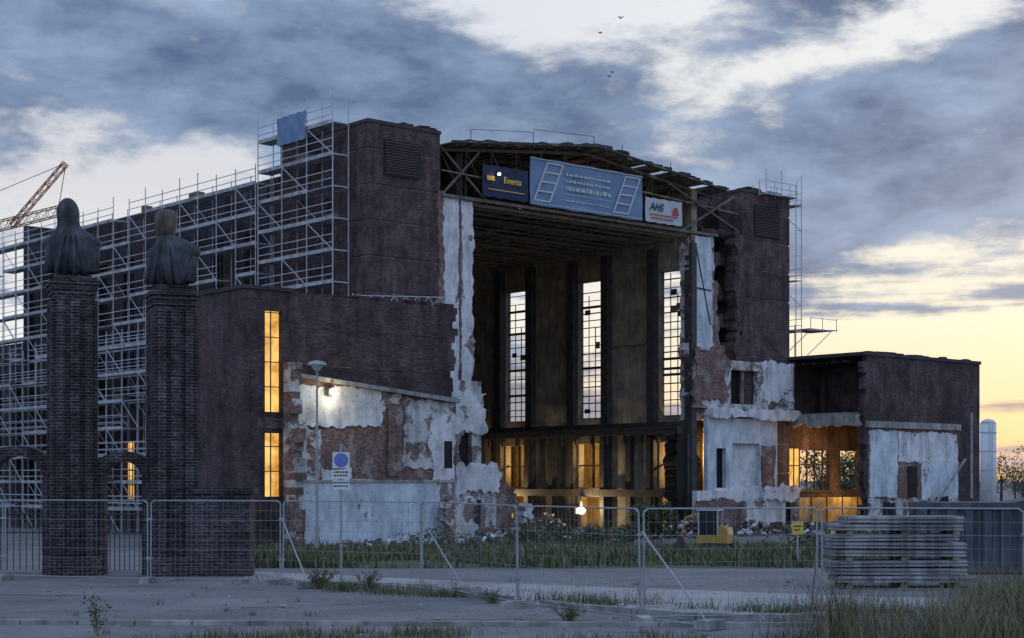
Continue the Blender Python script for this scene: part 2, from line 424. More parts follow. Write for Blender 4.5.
for u in(43,45,47,49): b.box(u,u+.1,-.66,-.605,-.9,1.2,5)
b.box(41.3,50,-2.5,-1.9,G,-.9,4)
b.box(50,50.3,W+.5,.29,G,6.99,6)
for k in range(7): b.beam((41.0+R.uniform(-.5,.6),-6.6+k,11.6),(46,-6.6+k,11.6),.14,5)
b.box(43.5,43.9,-1.6,-1.2,7.7,10.5,5)
b.build('right_low_wing',[M_brick,M_brick2,M_roof,M_lit,M_conc,M_frame,M_brick2,M_floor],hall)
b=MB()
b.box(41.4,53.3,W-.1,W-.003,G,6.5,0)
b.box(41.2,53.4,W-.35,W-.003,6.5,7.0,4)
b.prism(rag(41.5,45.0,1.2,6.3,.12,.5),W-.2,W-.101,1)
b.prism(rag(45.2,53.2,3.9,6.3,.15,.5),W-.18,W-.101,2)
b.prism(rag(48.3,53.2,.8,4.1,.15,.5),W-.17,W-.102,1)
b.prism(rag(41.4,53.2,G,1.0,.2,.5,True),W-.3,W-.105,3)
b.prism(rag(43,44.5,-.8,.8,.1,.4),W-.34,W-.302,5); b.prism(rag(46.4,47.6,.9,3.6,.08,.4),W-.21,W-.182,5)
b.prism(rag(50,51.6,-.4,1.2,.15,.4),W-.36,W-.303,5)
b.box(55.2,55.5,W-.08,W-.002,1,8,4)
b.build('right_wing_torn_plaster',[M_red,M_plb,M_pl,M_pl2,M_conc,M_dark],hall)

# ------------------------------------------------------------ scaffolds
def scaffold(name,u0,u1,v0,v1,z0,z1,bay=2.5,lev=2.0,axis=0,top_extra=1.1,skip=0.0,tarp=False):
    b=MB(); n=max(1,round((v1-v0)/bay)); bay=(v1-v0)/n; L=int(round((z1-z0)/lev))
    r=.036
    P=(lambda a,c,z:(a,c,z)) if axis==0 else (lambda a,c,z:(c,a,z))
    for i in range(n+1):
        v=v0+i*bay
        for u in(u0,u1): b.cyl(P(u,v,z0),P(u,v,z1+top_extra+(R.choice([0,0,.5]) if u==u0 else -.3)),r,n=4,cap=False)
        for k in range(1,L+1): b.cyl(P(u0,v,z0+k*lev),P(u1,v,z0+k*lev),r,n=4,cap=False)
    for k in range(1,L+1):
        z=z0+k*lev
        for i in range(n):
            a=v0+i*bay;c=a+bay
            if R.random()<skip: continue
            if axis==0: b.box(min(u0,u1)+.05,max(u0,u1)-.05,a+.02,c-.02,z,z+.06,1)
            else: b.box(a+.02,c-.02,min(u0,u1)+.05,max(u0,u1)-.05,z,z+.06,1)
            b.cyl(P(u0,a,z+1.0),P(u0,c,z+1.0),r*.9,n=4,cap=False)
            b.cyl(P(u0,a,z+.5),P(u0,c,z+.5),r*.9,n=4,cap=False)
            if R.random()<.75:
                if axis==0: b.box(u0-.02,u0+.02,a,c,z-.06,z+.18,1)
                else: b.box(a,c,u0-.02,u0+.02,z-.06,z+.18,1)
            if (i+k)%3==0: b.cyl(P(u0,a,z-lev),P(u0,c,z),r*.9,n=4,cap=False)
            if (i*7+k)%11==0: b.cyl(P(u1,a,z-lev),P(u1,c,z),r*.9,n=4,cap=False)
            if R.random()<.08:
                if axis==0: b.box(u0+.2,u0+.8,a+.4,a+.4+R.uniform(.5,1.5),z+.061,z+.061+R.uniform(.2,.6),2)
    return b.build(name,[M_galv,M_deck,M_rust],None,FR)
scaffold('scaffolding',-1.7,-.5,10.4,56,G-.2,22.5,skip=.04)
scaffold('scaffolding',-1.7,-.5,1.4,10.1,12.9,24.9,top_extra=2.1)
scaffold('scaffolding',-3.2,-2.0,14,56,G-.2,12.5,skip=.15)
scaffold('scaffolding',42.1,41.4,-.4,4.6,12.3,24.6,top_extra=1.6,skip=.4)
scaffold('scaffolding',-.9,-.2,37.2,40.9,24.6,24.7,lev=.1,axis=1,bay=1.8,top_extra=1.4)
b=MB()
for i in range(8):
    a=-2+i*.9
    b.cyl((a,-1.2,13.3+.05*i),(a+.9,-1.2,13.35+.05*i),.035,n=4); b.cyl((a,-1.2,13.8+.05*i),(a+.9,-1.2,13.85+.05*i),.035,n=4)
    b.cyl((a,-1.2,13.3+.05*i),(a+.45,-1.2,13.82+.05*i),.025,n=4); b.cyl((a+.45,-1.2,13.82+.05*i),(a+.9,-1.2,13.35+.05*i),.025,n=4)
b.cyl((-2,-1.2,12.95),(-2,-1.2,13.9),.04,n=4); b.cyl((5.2,-1.2,12.95),(5.2,-1.2,14.3),.04,n=4)
b.build('scaffold_lattice_girder',[M_galv],None,FR)
b=MB()
for v in(-1,1.5): 
    b.cyl((42.1,v,14.4),(46,v,14.6),.04,n=4); b.cyl((42.1,v,12.4),(45.2,v,14.5),.035,n=4)
b.box(42.4,45.6,-1,1.5,14.5,14.56,1)
for u in(42.5,44,45.8): b.cyl((u,-1,14.4),(u,-1,15.5),.03,n=4)
b.cyl((42.5,-1,15.4),(45.8,-1,15.4),.03,n=4)
b.cyl((43,1,12.2),(43,1,15),.04,n=4)
b.build('scaffold_outrigger',[M_galv,M_deck],None,FR)

# ------------------------------------------------------------ banners
M_bblue=mottled('banner_blue',(.10,.175,.30),(.16,.24,.37),.6,.6,0,.1,.05,.1,1.2)
M_bwhite=plain('banner_white',(.40,.44,.48),.6,0,.1)
M_bdark=plain('banner_dark_blue',(.02,.03,.07),.6)
M_byel=plain('banner_yellow',(.6,.44,.08),.6,0,.1)
M_bred=plain('banner_red',(.4,.06,.05),.6,0,.1)
def text(s,u,z,size,mat,v,parent,al='LEFT',name='lettering',shear=0):
    cu=bpy.data.curves.new(name,'FONT'); cu.body=s; cu.size=size; cu.align_x=al; cu.shear=shear; cu.offset=.012; cu.extrude=.004
    cu.materials.append(mat); o=bpy.data.objects.new(name,cu); C.objects.link(o); o.parent=parent
    o.location=(u,v,z); o.rotation_euler=(rad(90),0,0); return o
def billow(u0,u1,z0,z1,v,amp=.05):
    b=MB(); nx,nz=24,8; vs=[]
    for j in range(nz+1):
        for i in range(nx+1):
            s,t=i/nx,j/nz
            vs.append((u0+(u1-u0)*s,v+amp*math.sin(s*17+t*3)*math.sin(t*math.pi),z0+(z1-z0)*t+(-.05*math.sin(s*math.pi*4)**2 if j in(0,nz) else 0)))
    b.add(vs,[(j*(nx+1)+i,j*(nx+1)+i+1,(j+1)*(nx+1)+i+1,(j+1)*(nx+1)+i) for j in range(nz) for i in range(nx)]); return b
E=empty('advertising_banner',FR)
billow(13.2,24.0,21.2,24.45,-.42).build('sheet',[M_bblue],E)
b=MB(); v=-.5
def strip(ua,ub):
    lean=1.3
    def q(u,z): return (u+(z-21.4)/2.8*lean,z)
    for (a,c) in((ua,ua+.17),(ub-.17,ub)):
        b.prism([q(a,21.45),q(c,21.45),q(c,24.2),q(a,24.2)],v-.01,v)
    for k in range(5):
        z=21.45+k*.66; b.prism([q(ua+.171,z),q(ub-.171,z),q(ub-.171,z+.13),q(ua+.171,z+.13)],v-.01,v)
strip(13.35,14.95); strip(20.9,22.5)
for (z,n,h) in((23.5,9,.2),(23.05,11,.18),(22.5,7,.32),(21.75,13,.1)):
    u=16.4
    while u<20.6:
        w=R.uniform(.12,.42); b.box(u,u+w,v-.01,v,z,z+h*R.uniform(.7,1)); u+=w+.1
b.box(13.25,23.95,v-.01,v,21.28,21.34); b.box(16.2,20.7,v-.01,v,22.2,22.24)
b.box(13.22,23.98,v-.01,v,24.3,24.36)
b.build('printing',[M_bwhite],E)
E=empty('advertising_banner',FR)
billow(24.35,28.2,21.25,23.0,-.42,.04).build('sheet',[M_bwhite],E)
text('AHS',24.7,22.1,.75,M_bdark,-.5,E,shear=.3)
b=MB(); b.prism([(27.1,21.95),(27.8,21.95),(27.6,22.5),(27.3,22.5)],-.51,-.5); b.box(24.7,27.7,-.51,-.5,21.75,21.82); b.box(24.9,27.2,-.51,-.5,21.5,21.58)
b.build('printing',[M_bred],E)
E=empty('advertising_banner',FR)
billow(9.0,13.0,21.3,23.4,-.42,.04).build('sheet',[M_bdark],E)
text('Events',10.75,22.3,.6,M_byel,-.5,E)
b=MB(); b.box(9.3,9.95,-.51,-.5,22.35,22.65); b.box(9.4,12.6,-.51,-.5,21.75,21.8)
b.build('printing',[M_byel],E)
E=empty('scaffold_tarpaulin',FR)
b=billow(0,3.4,24.3,26.1,0,.05); o=b.build('sheet',[M_bblue],E); o.location=(-1.84,7.6,0); o.rotation_euler=(0,0,rad(-90))

# ------------------------------------------------------------ lamps in the ruin (lit in the photo)
def plight(loc,p,col=(1,.62,.25),r=.12,local=True,name='work_light'):
    l=bpy.data.lights.new(name,'POINT'); l.energy=p; l.color=col; l.shadow_soft_size=r
    o=bpy.data.objects.new(name,l); C.objects.link(o)
    o.location=(FR@Vector(loc)) if local else loc
    return o
for w in wins[:3]:
    plight((32.2,w,4.6),620,(1,.6,.22)); plight((32.0,w-.3,.6),380,(1,.6,.22))
def bulb(loc,r,frame=FR):
    b=MB(); b.ico(loc,r,0,(1,1,1)); b.cyl((loc[0],loc[1],loc[2]+r*.8),(loc[0],loc[1],loc[2]+r*2.4),r*.4,n=6,mat=1)
    b.box(loc[0]-r*1.1,loc[0]+r*1.1,loc[1]+r*.9,loc[1]+r*1.3,loc[2]-r,loc[2]+r,1)
    return b.build('work_lamp',[M_lamp,M_steel],None,frame)
bulb((28.4,10.6,.1),.3); plight((27.9,10.2,.3),650,(1,.72,.36))
bulb((28.3,20.6,.8),.28); plight((27.9,20.2,1),450,(1,.72,.36))
bulb((19.5,16,20.2),.13)
bulb((10.2,-.7,22.8),.09)
bulb((-8.1,W-.7,7.4),.19); plight((-8.1,W-1.2,7.3),85,(1,.9,.65))
plight((43.5,-2,4.4),380,(1,.55,.18)); plight((47,-2.2,1.8),260,(1,.6,.2))

# ------------------------------------------------------------ terrain
def gz(y):
    return 0 if y<45 else (-1.5*(y-45)/50 if y<95 else -1.5)
def sheet(name,rows,off,mats,blades=None,n=14):
    rows=sorted(rows); ys=sorted({r[0] for r in rows}|{y for y in(45,95) if rows[0][0]<y<rows[-1][0]})
    def at(y):
        for a,c in zip(rows,rows[1:]):
            if a[0]<=y<=c[0]:
                t=(y-a[0])/(c[0]-a[0]); return a[1]+(c[1]-a[1])*t,a[2]+(c[2]-a[2])*t
    b=MB(); vs=[]
    for y in ys:
        l,r=at(y)
        for i in range(n+1): vs.append((l+(r-l)*i/n,y,gz(y)+off))
    b.add(vs,[(j*(n+1)+i,j*(n+1)+i+1,(j+1)*(n+1)+i+1,(j+1)*(n+1)+i) for j in range(len(ys)-1) for i in range(n)])
    if blades: blades(b,at,rows[0][0],rows[-1][0])
    return b.build(name,mats)
m,nt,bs=base('worn_asphalt',.88); tc=nt.nodes.new('ShaderNodeTexCoord'); o=tc.outputs['Object']
c=ramp(nt,noise(nt,o,.25,7,.6),[(.3,(.115,.112,.118)),(.5,(.16,.155,.16)),(.7,(.21,.203,.205))])
c=mix(nt,ramp(nt,noise(nt,mapv(nt,o,(.6,2.5,1)),.35,7,.72,.5),[(.56,0),(.62,.75)]),c,(.06,.065,.038))
c=mix(nt,ramp(nt,noise(nt,mapv(nt,o,(.25,1.2,1)),.5,3,.5,2.0),[(.495,0),(.5,.6),(.505,0)]),c,(.04,.04,.04))
c=mix(nt,1.0,c,ramp(nt,noise(nt,o,8,6,.85),[(.35,.62),(.65,1.25)]),'MULTIPLY')
lnk(nt,c,bs.inputs['Base Color']); bump(nt,bs,noise(nt,o,12,5,.75),.5,.03); M_ground=m
m,nt,bs=base('old_concrete_lane',.88); tc=nt.nodes.new('ShaderNodeTexCoord'); o=tc.outputs['Object']
c=ramp(nt,noise(nt,o,.5,8,.65),[(.3,(.20,.195,.195)),(.55,(.29,.28,.28)),(.75,(.35,.34,.335))])
c=mix(nt,ramp(nt,noise(nt,mapv(nt,o,(.8,3,1)),.6,7,.75,.8),[(.6,0),(.66,.7)]),c,(.08,.085,.05))
c=mix(nt,1.0,c,ramp(nt,noise(nt,o,12,4,.85),[(.35,.74),(.65,1.18)]),'MULTIPLY')
lnk(nt,c,bs.inputs['Base Color']); bump(nt,bs,noise(nt,o,15,4),.3,.015); M_lane=m
M_soil=mottled('weedy_soil',(.04,.052,.024),(.095,.10,.055),.5,.95)
M_g1=plain('grass_green',(.09,.12,.048),.8,0,.5); M_g2=plain('grass_dark',(.045,.066,.028),.8,0,.4); M_g3=plain('grass_dry',(.25,.21,.13),.8,0,.4)
b=MB(); ys=[-60,20,45,95,200,500,1500,5000]
xs=[-5000,-600,-100,-30,0,30,100,600,5000]
b.add([(x,y,gz(y)) for y in ys for x in xs],[(j*9+i,j*9+i+1,(j+1)*9+i+1,(j+1)*9+i) for j in range(7) for i in range(8)])
b.build('ground',[M_ground])

def blade(b,x,y,z,h,w,mat):
    a=R.uniform(0,6.28); lx=R.gauss(0,.3)*h; ly=R.gauss(0,.3)*h
    dx,dy=math.cos(a)*w,math.sin(a)*w
    b.add([(x-dx,y-dy,z),(x+dx,y+dy,z),(x+dx*.7+lx*.4,y+dy*.7+ly*.4,z+h*.6),(x-dx*.7+lx*.4,y-dy*.7+ly*.4,z+h*.6),(x+lx,y+ly,z+h)],[(0,1,2,3),(3,2,4)],mat)
from mathutils import noise as mn
def field(b,at,y0,y1):
    for k in range(48000):
        y=R.uniform(y0,y1); l,r=at(y); x=R.uniform(l,r)
        c=mn.noise(Vector((x*.18,y*.12,3)))+.5*mn.noise(Vector((x*.7,y*.5,9)))
        if c<-.12+R.uniform(-.15,.1): continue
        h=R.uniform(.10,.38)*(1+max(0,c)*1.5)
        blade(b,x,y,gz(y),h,.03,1 if R.random()<.45 else (2 if R.random()<.5 else 3))
sheet('grass_field',[(45.5,-8.5,9.5),(60,-11,20),(78,-17,24),(93,-12,27)],.004,[M_soil,M_g1,M_g2,M_g3],field)
b=MB()
poly=[(-7.2,43.8),(-6.6,38.9),(-3.0,36.9),(-.6,34.0),(1.2,31.0),(3.3,28.9),(9,27.5),(14,27),(14,33),(7.8,34.2),(0,38.6)]
b.add([(x,y,.006) for x,y in poly],[tuple(range(len(poly)))]); b.build('concrete_lane',[M_lane])
b=MB()
kp=[(-6.6,38.6),(-3.0,36.6),(-.6,33.7),(1.2,30.7),(3.3,28.6),(9,27.2)]
for (a,c) in zip(kp,kp[1:]):
    n=max(1,int(math.dist(a,c))); 
    for i in range(n):
        if R.random()<.1: continue
        p=Vector((a[0]+(c[0]-a[0])*(i+.5)/n,a[1]+(c[1]-a[1])*(i+.5)/n,.03)); an=math.atan2(c[1]-a[1],c[0]-a[0])
        b.rbox(p,(math.dist(a,c)/n-.03,.14,.2),Matrix.Rotation(an+R.gauss(0,.01),3,'Z'))
b.build('kerb',[M_conc])
b=MB()
for i in range(26):
    x=-13+i*1.0
    b.rbox((x,27.9-(x+13)*.04,.02),(.97,.15,.12),Matrix.Rotation(-.04,3,'Z'))
b.build('kerb',[M_conc])
b=MB()
for k in range(600):
    y=R.uniform(25,43); x=R.uniform(-.34,.34)*y; s=abs(R.gauss(.014,.014))+.006
    b.rbox((x,y,s*.3),(s*2,s*1.5,s),Matrix.Rotation(R.uniform(0,6),3,'Z')@Matrix.Rotation(R.uniform(-.4,.4),3,'X'),0)
b.build('gravel',[M_conc])

def tufts(name,pts,hr,count,spread,w=.008,mats=None,ratio=(.4,.3)):
    b=MB()
    for (x,y,s) in pts:
        for k in range(int(count*s)):
            px,py=x+R.gauss(0,spread*s),y+R.gauss(0,spread*s*.6)
            q=R.random(); blade(b,px,py,gz(py),R.uniform(*hr)*(.6+.5*s),w,0 if q<ratio[0] else (1 if q<ratio[0]+ratio[1] else 2))
    return b.build(name,mats or [M_g1,M_g2,M_g3])
def fpt():
    t=R.random(); return (-6.4+t*15.4+R.gauss(0,.2),(38.2-t*10.5 if t<.62 else 31.6-(t-.62)*10)-.2+R.gauss(0,.35),R.uniform(.3,1.2))
tufts('weeds_along_fence',[fpt() for i in range(38)],(.06,.28),110,.36)
tufts('dry_grass',[(R.uniform(4.8,10.5),R.uniform(21.5,26),R.uniform(.4,1.2)) for i in range(64)]+[(R.uniform(7.6,11),R.uniform(22.5,28),R.uniform(.8,1.5)) for i in range(50)],(.25,1.0),110,.36,.006,None,(.2,.2))
tufts('dry_grass',[(R.uniform(-5.8,-1.0),R.uniform(24.2,26.2),R.uniform(.2,.9)) for i in range(34)],(.06,.24),100,.34,.006,None,(.3,.25))
tufts('dry_grass',[(R.uniform(0,6.5),R.uniform(24.3,25.3),R.uniform(.3,.8)) for i in range(16)],(.08,.26),90,.34,.006,None,(.3,.25))
tufts('grass_tufts',[(R.uniform(-9,8),R.uniform(26,40),R.uniform(.1,.4)) for i in range(36)],(.05,.2),60,.25,.006)
def stems(name,x,y,n,h,sp):
    b=MB()
    for i in range(n):
        a=R.uniform(0,6.28); r=R.uniform(.05,sp); tx,ty=x+math.cos(a)*r,y+math.sin(a)*r; hh=h*R.uniform(.6,1)
        b.cyl((x+math.cos(a)*.06,y+math.sin(a)*.06,gz(y)),(tx,ty,gz(y)+hh),.008,.003,4,2)
        for k in range(26):
            t=R.uniform(.25,1); p=Vector((x+(tx-x)*t+R.gauss(0,.05*h),y+(ty-y)*t+R.gauss(0,.05*h),gz(y)+hh*t+R.gauss(0,.03)))
            s=.03*h+.012; d=Vector((R.gauss(0,1),R.gauss(0,1),R.gauss(0,1))).normalized()*s; e=Vector((R.gauss(0,1),R.gauss(0,1),R.gauss(0,1))).normalized()*s
            b.add([p,p+d,p+d+e,p+e],[(0,1,2,3)],0 if R.random()<.6 else 1)
    return b.build(name,[M_g1,M_g2,M_g3])
stems('weed_bush',-4.4,36.8,34,.5,.5); stems('weed_bush',-6.6,25.6,7,.75,.3); stems('weed_bush',1.0,28.3,26,.32,.55); stems('weed_bush',7.9,23.3,16,1.1,.5); stems('weed_bush',8.8,24.5,16,1.3,.5)
stems('weed_bush',-3.3,36.5,22,.45,.4); stems('weed_bush',9.3,26.5,16,1.5,.6); stems('weed_bush',-.4,32.5,20,.3,.5)
def bush(name,x,y,rx,rz,n,ls=.09):
    b=MB(); z=gz(y)
    lob=[(R.gauss(0,.45)*rx,R.gauss(0,.4)*rx,R.uniform(.3,.95)*rz,R.uniform(.25,.5)) for i in range(11)]
    for i in range(14):
        a=R.uniform(0,6.28); b.cyl((x,y,z),(x+math.cos(a)*rx*.7,y+math.sin(a)*rx*.5,z+rz*R.uniform(.5,1)),.03,.01,4,2)
    for k in range(n):
        L=R.choice(lob); d=Vector((R.gauss(0,1),R.gauss(0,1),R.gauss(0,1))).normalized()*L[3]*rx*R.uniform(.4,1)**.6
        p=Vector((x+L[0]+d.x,y+L[1]+d.y,z+L[2]+d.z*.8)); 
        if p.z<z: continue
        s=R.uniform(.5,1)*ls; e=Vector((R.gauss(0,1),R.gauss(0,1),R.gauss(0,1))).normalized()*s; f=Vector((R.gauss(0,1),R.gauss(0,1),R.gauss(0,1))).normalized()*s
        b.add([p,p+e,p+e+f,p+f],[(0,1,2,3)],0 if R.random()<.55 else 1)
    return b.build(name,[M_g1,M_g2,M_g3])
bush('bush',7.2,80,1.4,2.2,3000,.13); bush('bush',4.6,86,2.2,1.0,1600,.12); bush('bush',1.0,88,2.2,1.2,1500,.12); bush('bush',15.5,80,2.0,.9,1300,.12)
bush('bush',-3.5,80,2.0,.7,1100,.12); bush('bush',20,84,2.4,1.1,1500,.12)
def tree(b,x,y,h):
    z=gz(y); b.cyl((x,y,z),(x,y,z+h*.5),h*.03,h*.018,6,2)
    tips=[]
    for i in range(9):
        a=R.uniform(0,6.28); r=R.uniform(.15,.4)*h; p=(x+math.cos(a)*r,y+math.sin(a)*r,z+h*R.uniform(.3,.95)); b.cyl((x,y,z+h*R.uniform(.15,.5)),p,h*.012,h*.004,4,2); tips.append(p)
    for k in range(600):
        t=R.choice(tips); s=h*.028; p=Vector(t)+Vector((R.gauss(0,h*.1),R.gauss(0,h*.1),R.gauss(0,h*.09)))
        e=Vector((R.gauss(0,1),R.gauss(0,1),R.gauss(0,1))).normalized()*s; f=Vector((R.gauss(0,1),R.gauss(0,1),R.gauss(0,1))).normalized()*s
        b.add([p,p+e,p+e+f,p+f],[(0,1,2,3)],0 if R.random()<.4 else 1)
b=MB()
for i in range(44): tree(b,R.uniform(45,150),R.uniform(260,330),R.uniform(5,10))
for i in range(20): tree(b,R.uniform(-150,-60),R.uniform(260,330),R.uniform(8,14))
for i in range(4): tree(b,R.uniform(31,38),R.uniform(160,175),R.uniform(6,8))
b.build('distant_trees',[M_g1,M_g2,M_steel])

def rubble(name,x,y,rx,ry,h,n,smax=.5):
    b=MB(); z=gz(y)
    for k in range(n):
        dx,dy=R.gauss(0,.45),R.gauss(0,.45); hh=h*math.exp(-(dx*dx+dy*dy)*2)*R.uniform(.2,1)
        s=R.uniform(.12,smax); rot=Matrix.Rotation(R.uniform(0,6),3,'Z')@Matrix.Rotation(R.uniform(-.6,.6),3,'X')@Matrix.Rotation(R.uniform(-.6,.6),3,'Y')
        yy=y+dy*ry
        b.rbox((x+dx*rx,yy,gz(yy)+hh),(s*R.uniform(.6,1.6),s*R.uniform(.4,1),s*R.uniform(.3,.8)),rot,R.choice([0,1,1,1,3,2,3,3]))
    return b.build(name,[M_conc,M_red,M_pl,M_steel])
def L2W(u,v): p=FR@Vector((u,v,0)); return p.x,p.y
for (u,v,rx,ry,h,n) in((9.5,-4,4,3,1.2,260),(15,-3,5,3,.9,260),(21,-3,4,3,.8,220),(27,-3,4,2.5,1.3,260),(32,-4.5,5,2.5,1.0,260),(2.5,-9.5,3.5,2,.9,200),(38,-6,4,2.5,.9,220),(44,-9.5,4,2,.8,200),(50,-9,5,2,.6,160),(-6,-9.2,5,1.6,.4,140),(20,8,5,6,1.0,200),(26,12,2,8,1.4,200)):
    x,y=L2W(u,v); rubble('rubble_pile',x,y,rx,ry,h,n,.45)
b=MB(); b.beam((46.5,-8.6,-1.0),(53,-8.3,4.2),.14); b.beam((41,-9.5,-1.3),(47,-9,.4),.12); b.beam((35.5,-5,-1.3),(40,-4,.8),.12)
b.build('loose_timber_beams',[M_conc],None,FR)
b=MB(); b.box(8.5,30,1.1,49.9,-1.6,-1.42); b.build('hall_floor',[M_conc],hall)

# ------------------------------------------------------------ site fence
M_wire=plain('fence_wire',(.30,.32,.36),.5,.5)
def fence(p,q,h=2.0):
    E=empty('construction_fence'); a=Vector((*p,0)); c=Vector((*q,0)); d=(c-a); L=d.length; d.normalize()
    tilt=R.gauss(0,.012)
    nrm=Vector((-d.y,d.x,0))
    b=MB(); z0=.12
    def P(s,z): return a+d*s+Vector((0,0,z))+nrm*z*tilt
    r=.019
    for s in(.04,L-.04): b.cyl(P(s,.05),P(s,h-.06),r,n=8)
    b.cyl(P(.04,h-.06),P(.12,h),r,n=8); b.cyl(P(L-.04,h-.06),P(L-.12,h),r,n=8)
    b.cyl(P(.12,h),P(L-.12,h),r*.85,n=8); b.cyl(P(.04,z0),P(L-.04,z0),r*.7,n=6)
    n=int(L/.13)
    for i in range(1,n): b.cyl(P(i*L/n,z0),P(i*L/n,h),.0024,n=3,cap=False,mat=1)
    for k in range(1,8): b.cyl(P(.05,z0+k*(h-z0)/8),P(L-.05,z0+k*(h-z0)/8),.0026 if k not in(3,6) else .0045,n=3,cap=False,mat=1)
    b.build('panel',[M_fgalv,M_wire],E)
    b=MB()
    ang=math.atan2(d.y,d.x)
    pr=[(-.36,0),(.36,0),(.33,.13),(.12,.15),(-.12,.15),(-.33,.13)]
    m=MB(); m.prism(pr,-.11,.11)
    rot=Matrix.Translation(P(0,0))@Matrix.Rotation(ang+math.pi/2+R.gauss(0,.12),4,'Z')
    b.add([rot@Vector(v) for v in m.v],m.f)
    b.build('foot',[M_conc],E)
    b=MB(); b.rbox(P(.0,1.55),(.16,.06,.05),Matrix.Rotation(ang,3,'Z')); b.rbox(P(.0,.6),(.16,.06,.05),Matrix.Rotation(ang,3,'Z')); b.build('clamp',[M_fgalv],E)
FP=[(-16.6,41.0),(-12.7,40),(-8.8,38.8),(-5.5,38.2),(-2.05,36.4),(.115,31.2),(2.26,27.8),(5.5,28.6),(8.9,27.7),(12.3,27.2)]
for p,q in zip(FP,FP[1:]): fence(p,q)
def brace(p,q,h=1.6):
    b=MB(); b.cyl((*p,h),(*q,.06),.018,n=6); b.cyl((*p,.1),(*q,.06),.015,n=6); b.rbox((*q,.09),(.5,.3,.16),Matrix.Rotation(R.uniform(0,1),3,'Z'),1)
    b.build('fence_brace',[M_fgalv,M_conc])
brace((-5.5,38.2),(-4.7,37.0)); brace((-2.05,36.4),(-1.0,34.9)); brace((2.26,27.8),(3.3,26.7)); brace((5.5,28.6),(5.6,30.0))

# ------------------------------------------------------------ road sign
M_sblue=plain('sign_blue',(.05,.20,.58),.4,0,.1); M_sred=plain('sign_red',(.35,.08,.12),.4,0,.1); M_sw=plain('sign_white',(.54,.57,.60),.4,0,.08)
E=empty('no_stopping_sign',Matrix.Translation((-4.05,37.9,0))@Matrix.Rotation(rad(6),4,'Z'))
b=MB(); b.cyl((0,0,0),(0,0,3.35),.028,n=8); b.build('post',[M_fgalv],E)
b=MB(); b.box(-.2,.2,-.05,-.035,2.78,3.16); b.box(-.23,.23,-.05,-.035,2.53,2.74); b.box(-.19,.19,-.05,-.035,2.27,2.49); b.build('plates',[M_sw],E)
def disc(r,y0,y1,z,mat,nm):
    b=MB(); b.cyl((0,y0,z),(0,y1,z),r,n=28); return b.build(nm,[mat],E)
disc(.17,-.051,-.056,2.97,M_sblue,'disc_rim'); disc(.155,-.0565,-.058,2.97,M_sred,'disc_ring'); disc(.138,-.0585,-.060,2.97,M_sblue,'disc')
b=MB()
b.rbox((0,-.0625,2.97),(.27,.003,.018),Matrix.Rotation(rad(45),3,'Y')); b.rbox((0,-.0665,2.97),(.27,.003,.018),Matrix.Rotation(rad(-45),3,'Y'))
b.build('cross',[M_sred],E)
b=MB()
for z,n in((2.67,5),(2.59,4),(2.42,4),(2.34,3)):
    x=-.17
    while x<.15: w=R.uniform(.03,.08); b.box(x,min(x+w,.17),-.056,-.052,z,z+.035); x+=w+.02
b.build('small_print',[M_frame],E)

# ------------------------------------------------------------ street lamp
lx,ly=-9.75,80; lz=gz(ly)
E=empty('street_lamp',Matrix.Translation((lx,ly,lz)))
b=MB(); b.cyl((0,0,0),(0,0,1.2),.11,.10,10); b.cyl((0,0,1.2),(0,0,8.9),.075,.05,10); b.build('pole',[M_fgalv],E)
b=MB(); b.cyl((0,0,8.9),(0,0,9.05),.07,.13,12); b.cyl((0,0,9.3),(0,0,9.45),.50,.42,18); b.cyl((0,0,9.45),(0,0,9.52),.42,.12,18); b.build('cap',[M_fgalv],E)
b=MB(); b.cyl((0,0,9.04),(0,0,9.3),.13,.36,16); b.build('diffuser',[M_sw],E)

# ------------------------------------------------------------ gate columns with hooded statues
M_bronze=mottled('weathered_stone_dark',(.022,.027,.034),(.08,.09,.105),3,.75,0,.5,.03,.5,9)
M_bronze2=mottled('weathered_stone_brown',(.05,.042,.036),(.15,.125,.11),3,.8,0,.5,.03,.4,9)
def column(b,x,y,w,h,rot):
    m=MB()
    m.box(-w/2,w/2,-w/2,w/2,0,h)
    for s in(-1,1):
        for k in(-.36,0,.36):
            hw=.10 if k else .13
            m.box(k*w-hw,k*w+hw,s*w/2,s*(w/2+.10),.5,h-.55); m.box(s*w/2,s*(w/2+.10),k*w-hw,k*w+hw,.5,h-.55)
    z=.6
    while z<h-.8:
        for s in(-1,1):
            m.box(-.10,.10,s*(w/2+.1),s*(w/2+.14),z,z+.16); m.box(s*(w/2+.1),s*(w/2+.14),-.10,.10,z,z+.16)
        z+=.33
    m.box(-w/2-.17,w/2+.17,-w/2-.17,w/2+.17,0,.5)
    for k in range(4): e=.02+.035*k; m.box(-w/2-e,w/2+e,-w/2-e,w/2+e,h-.54+k*.13,h-.54+(k+1)*.13-.02)
    m.box(-w/2+.05,w/2-.05,-w/2+.05,w/2-.05,h,h+.12)
    T=Matrix.Translation((x,y,0))@Matrix.Rotation(rot,4,'Z')
    b.add([T@Vector(v) for v in m.v],m.f)
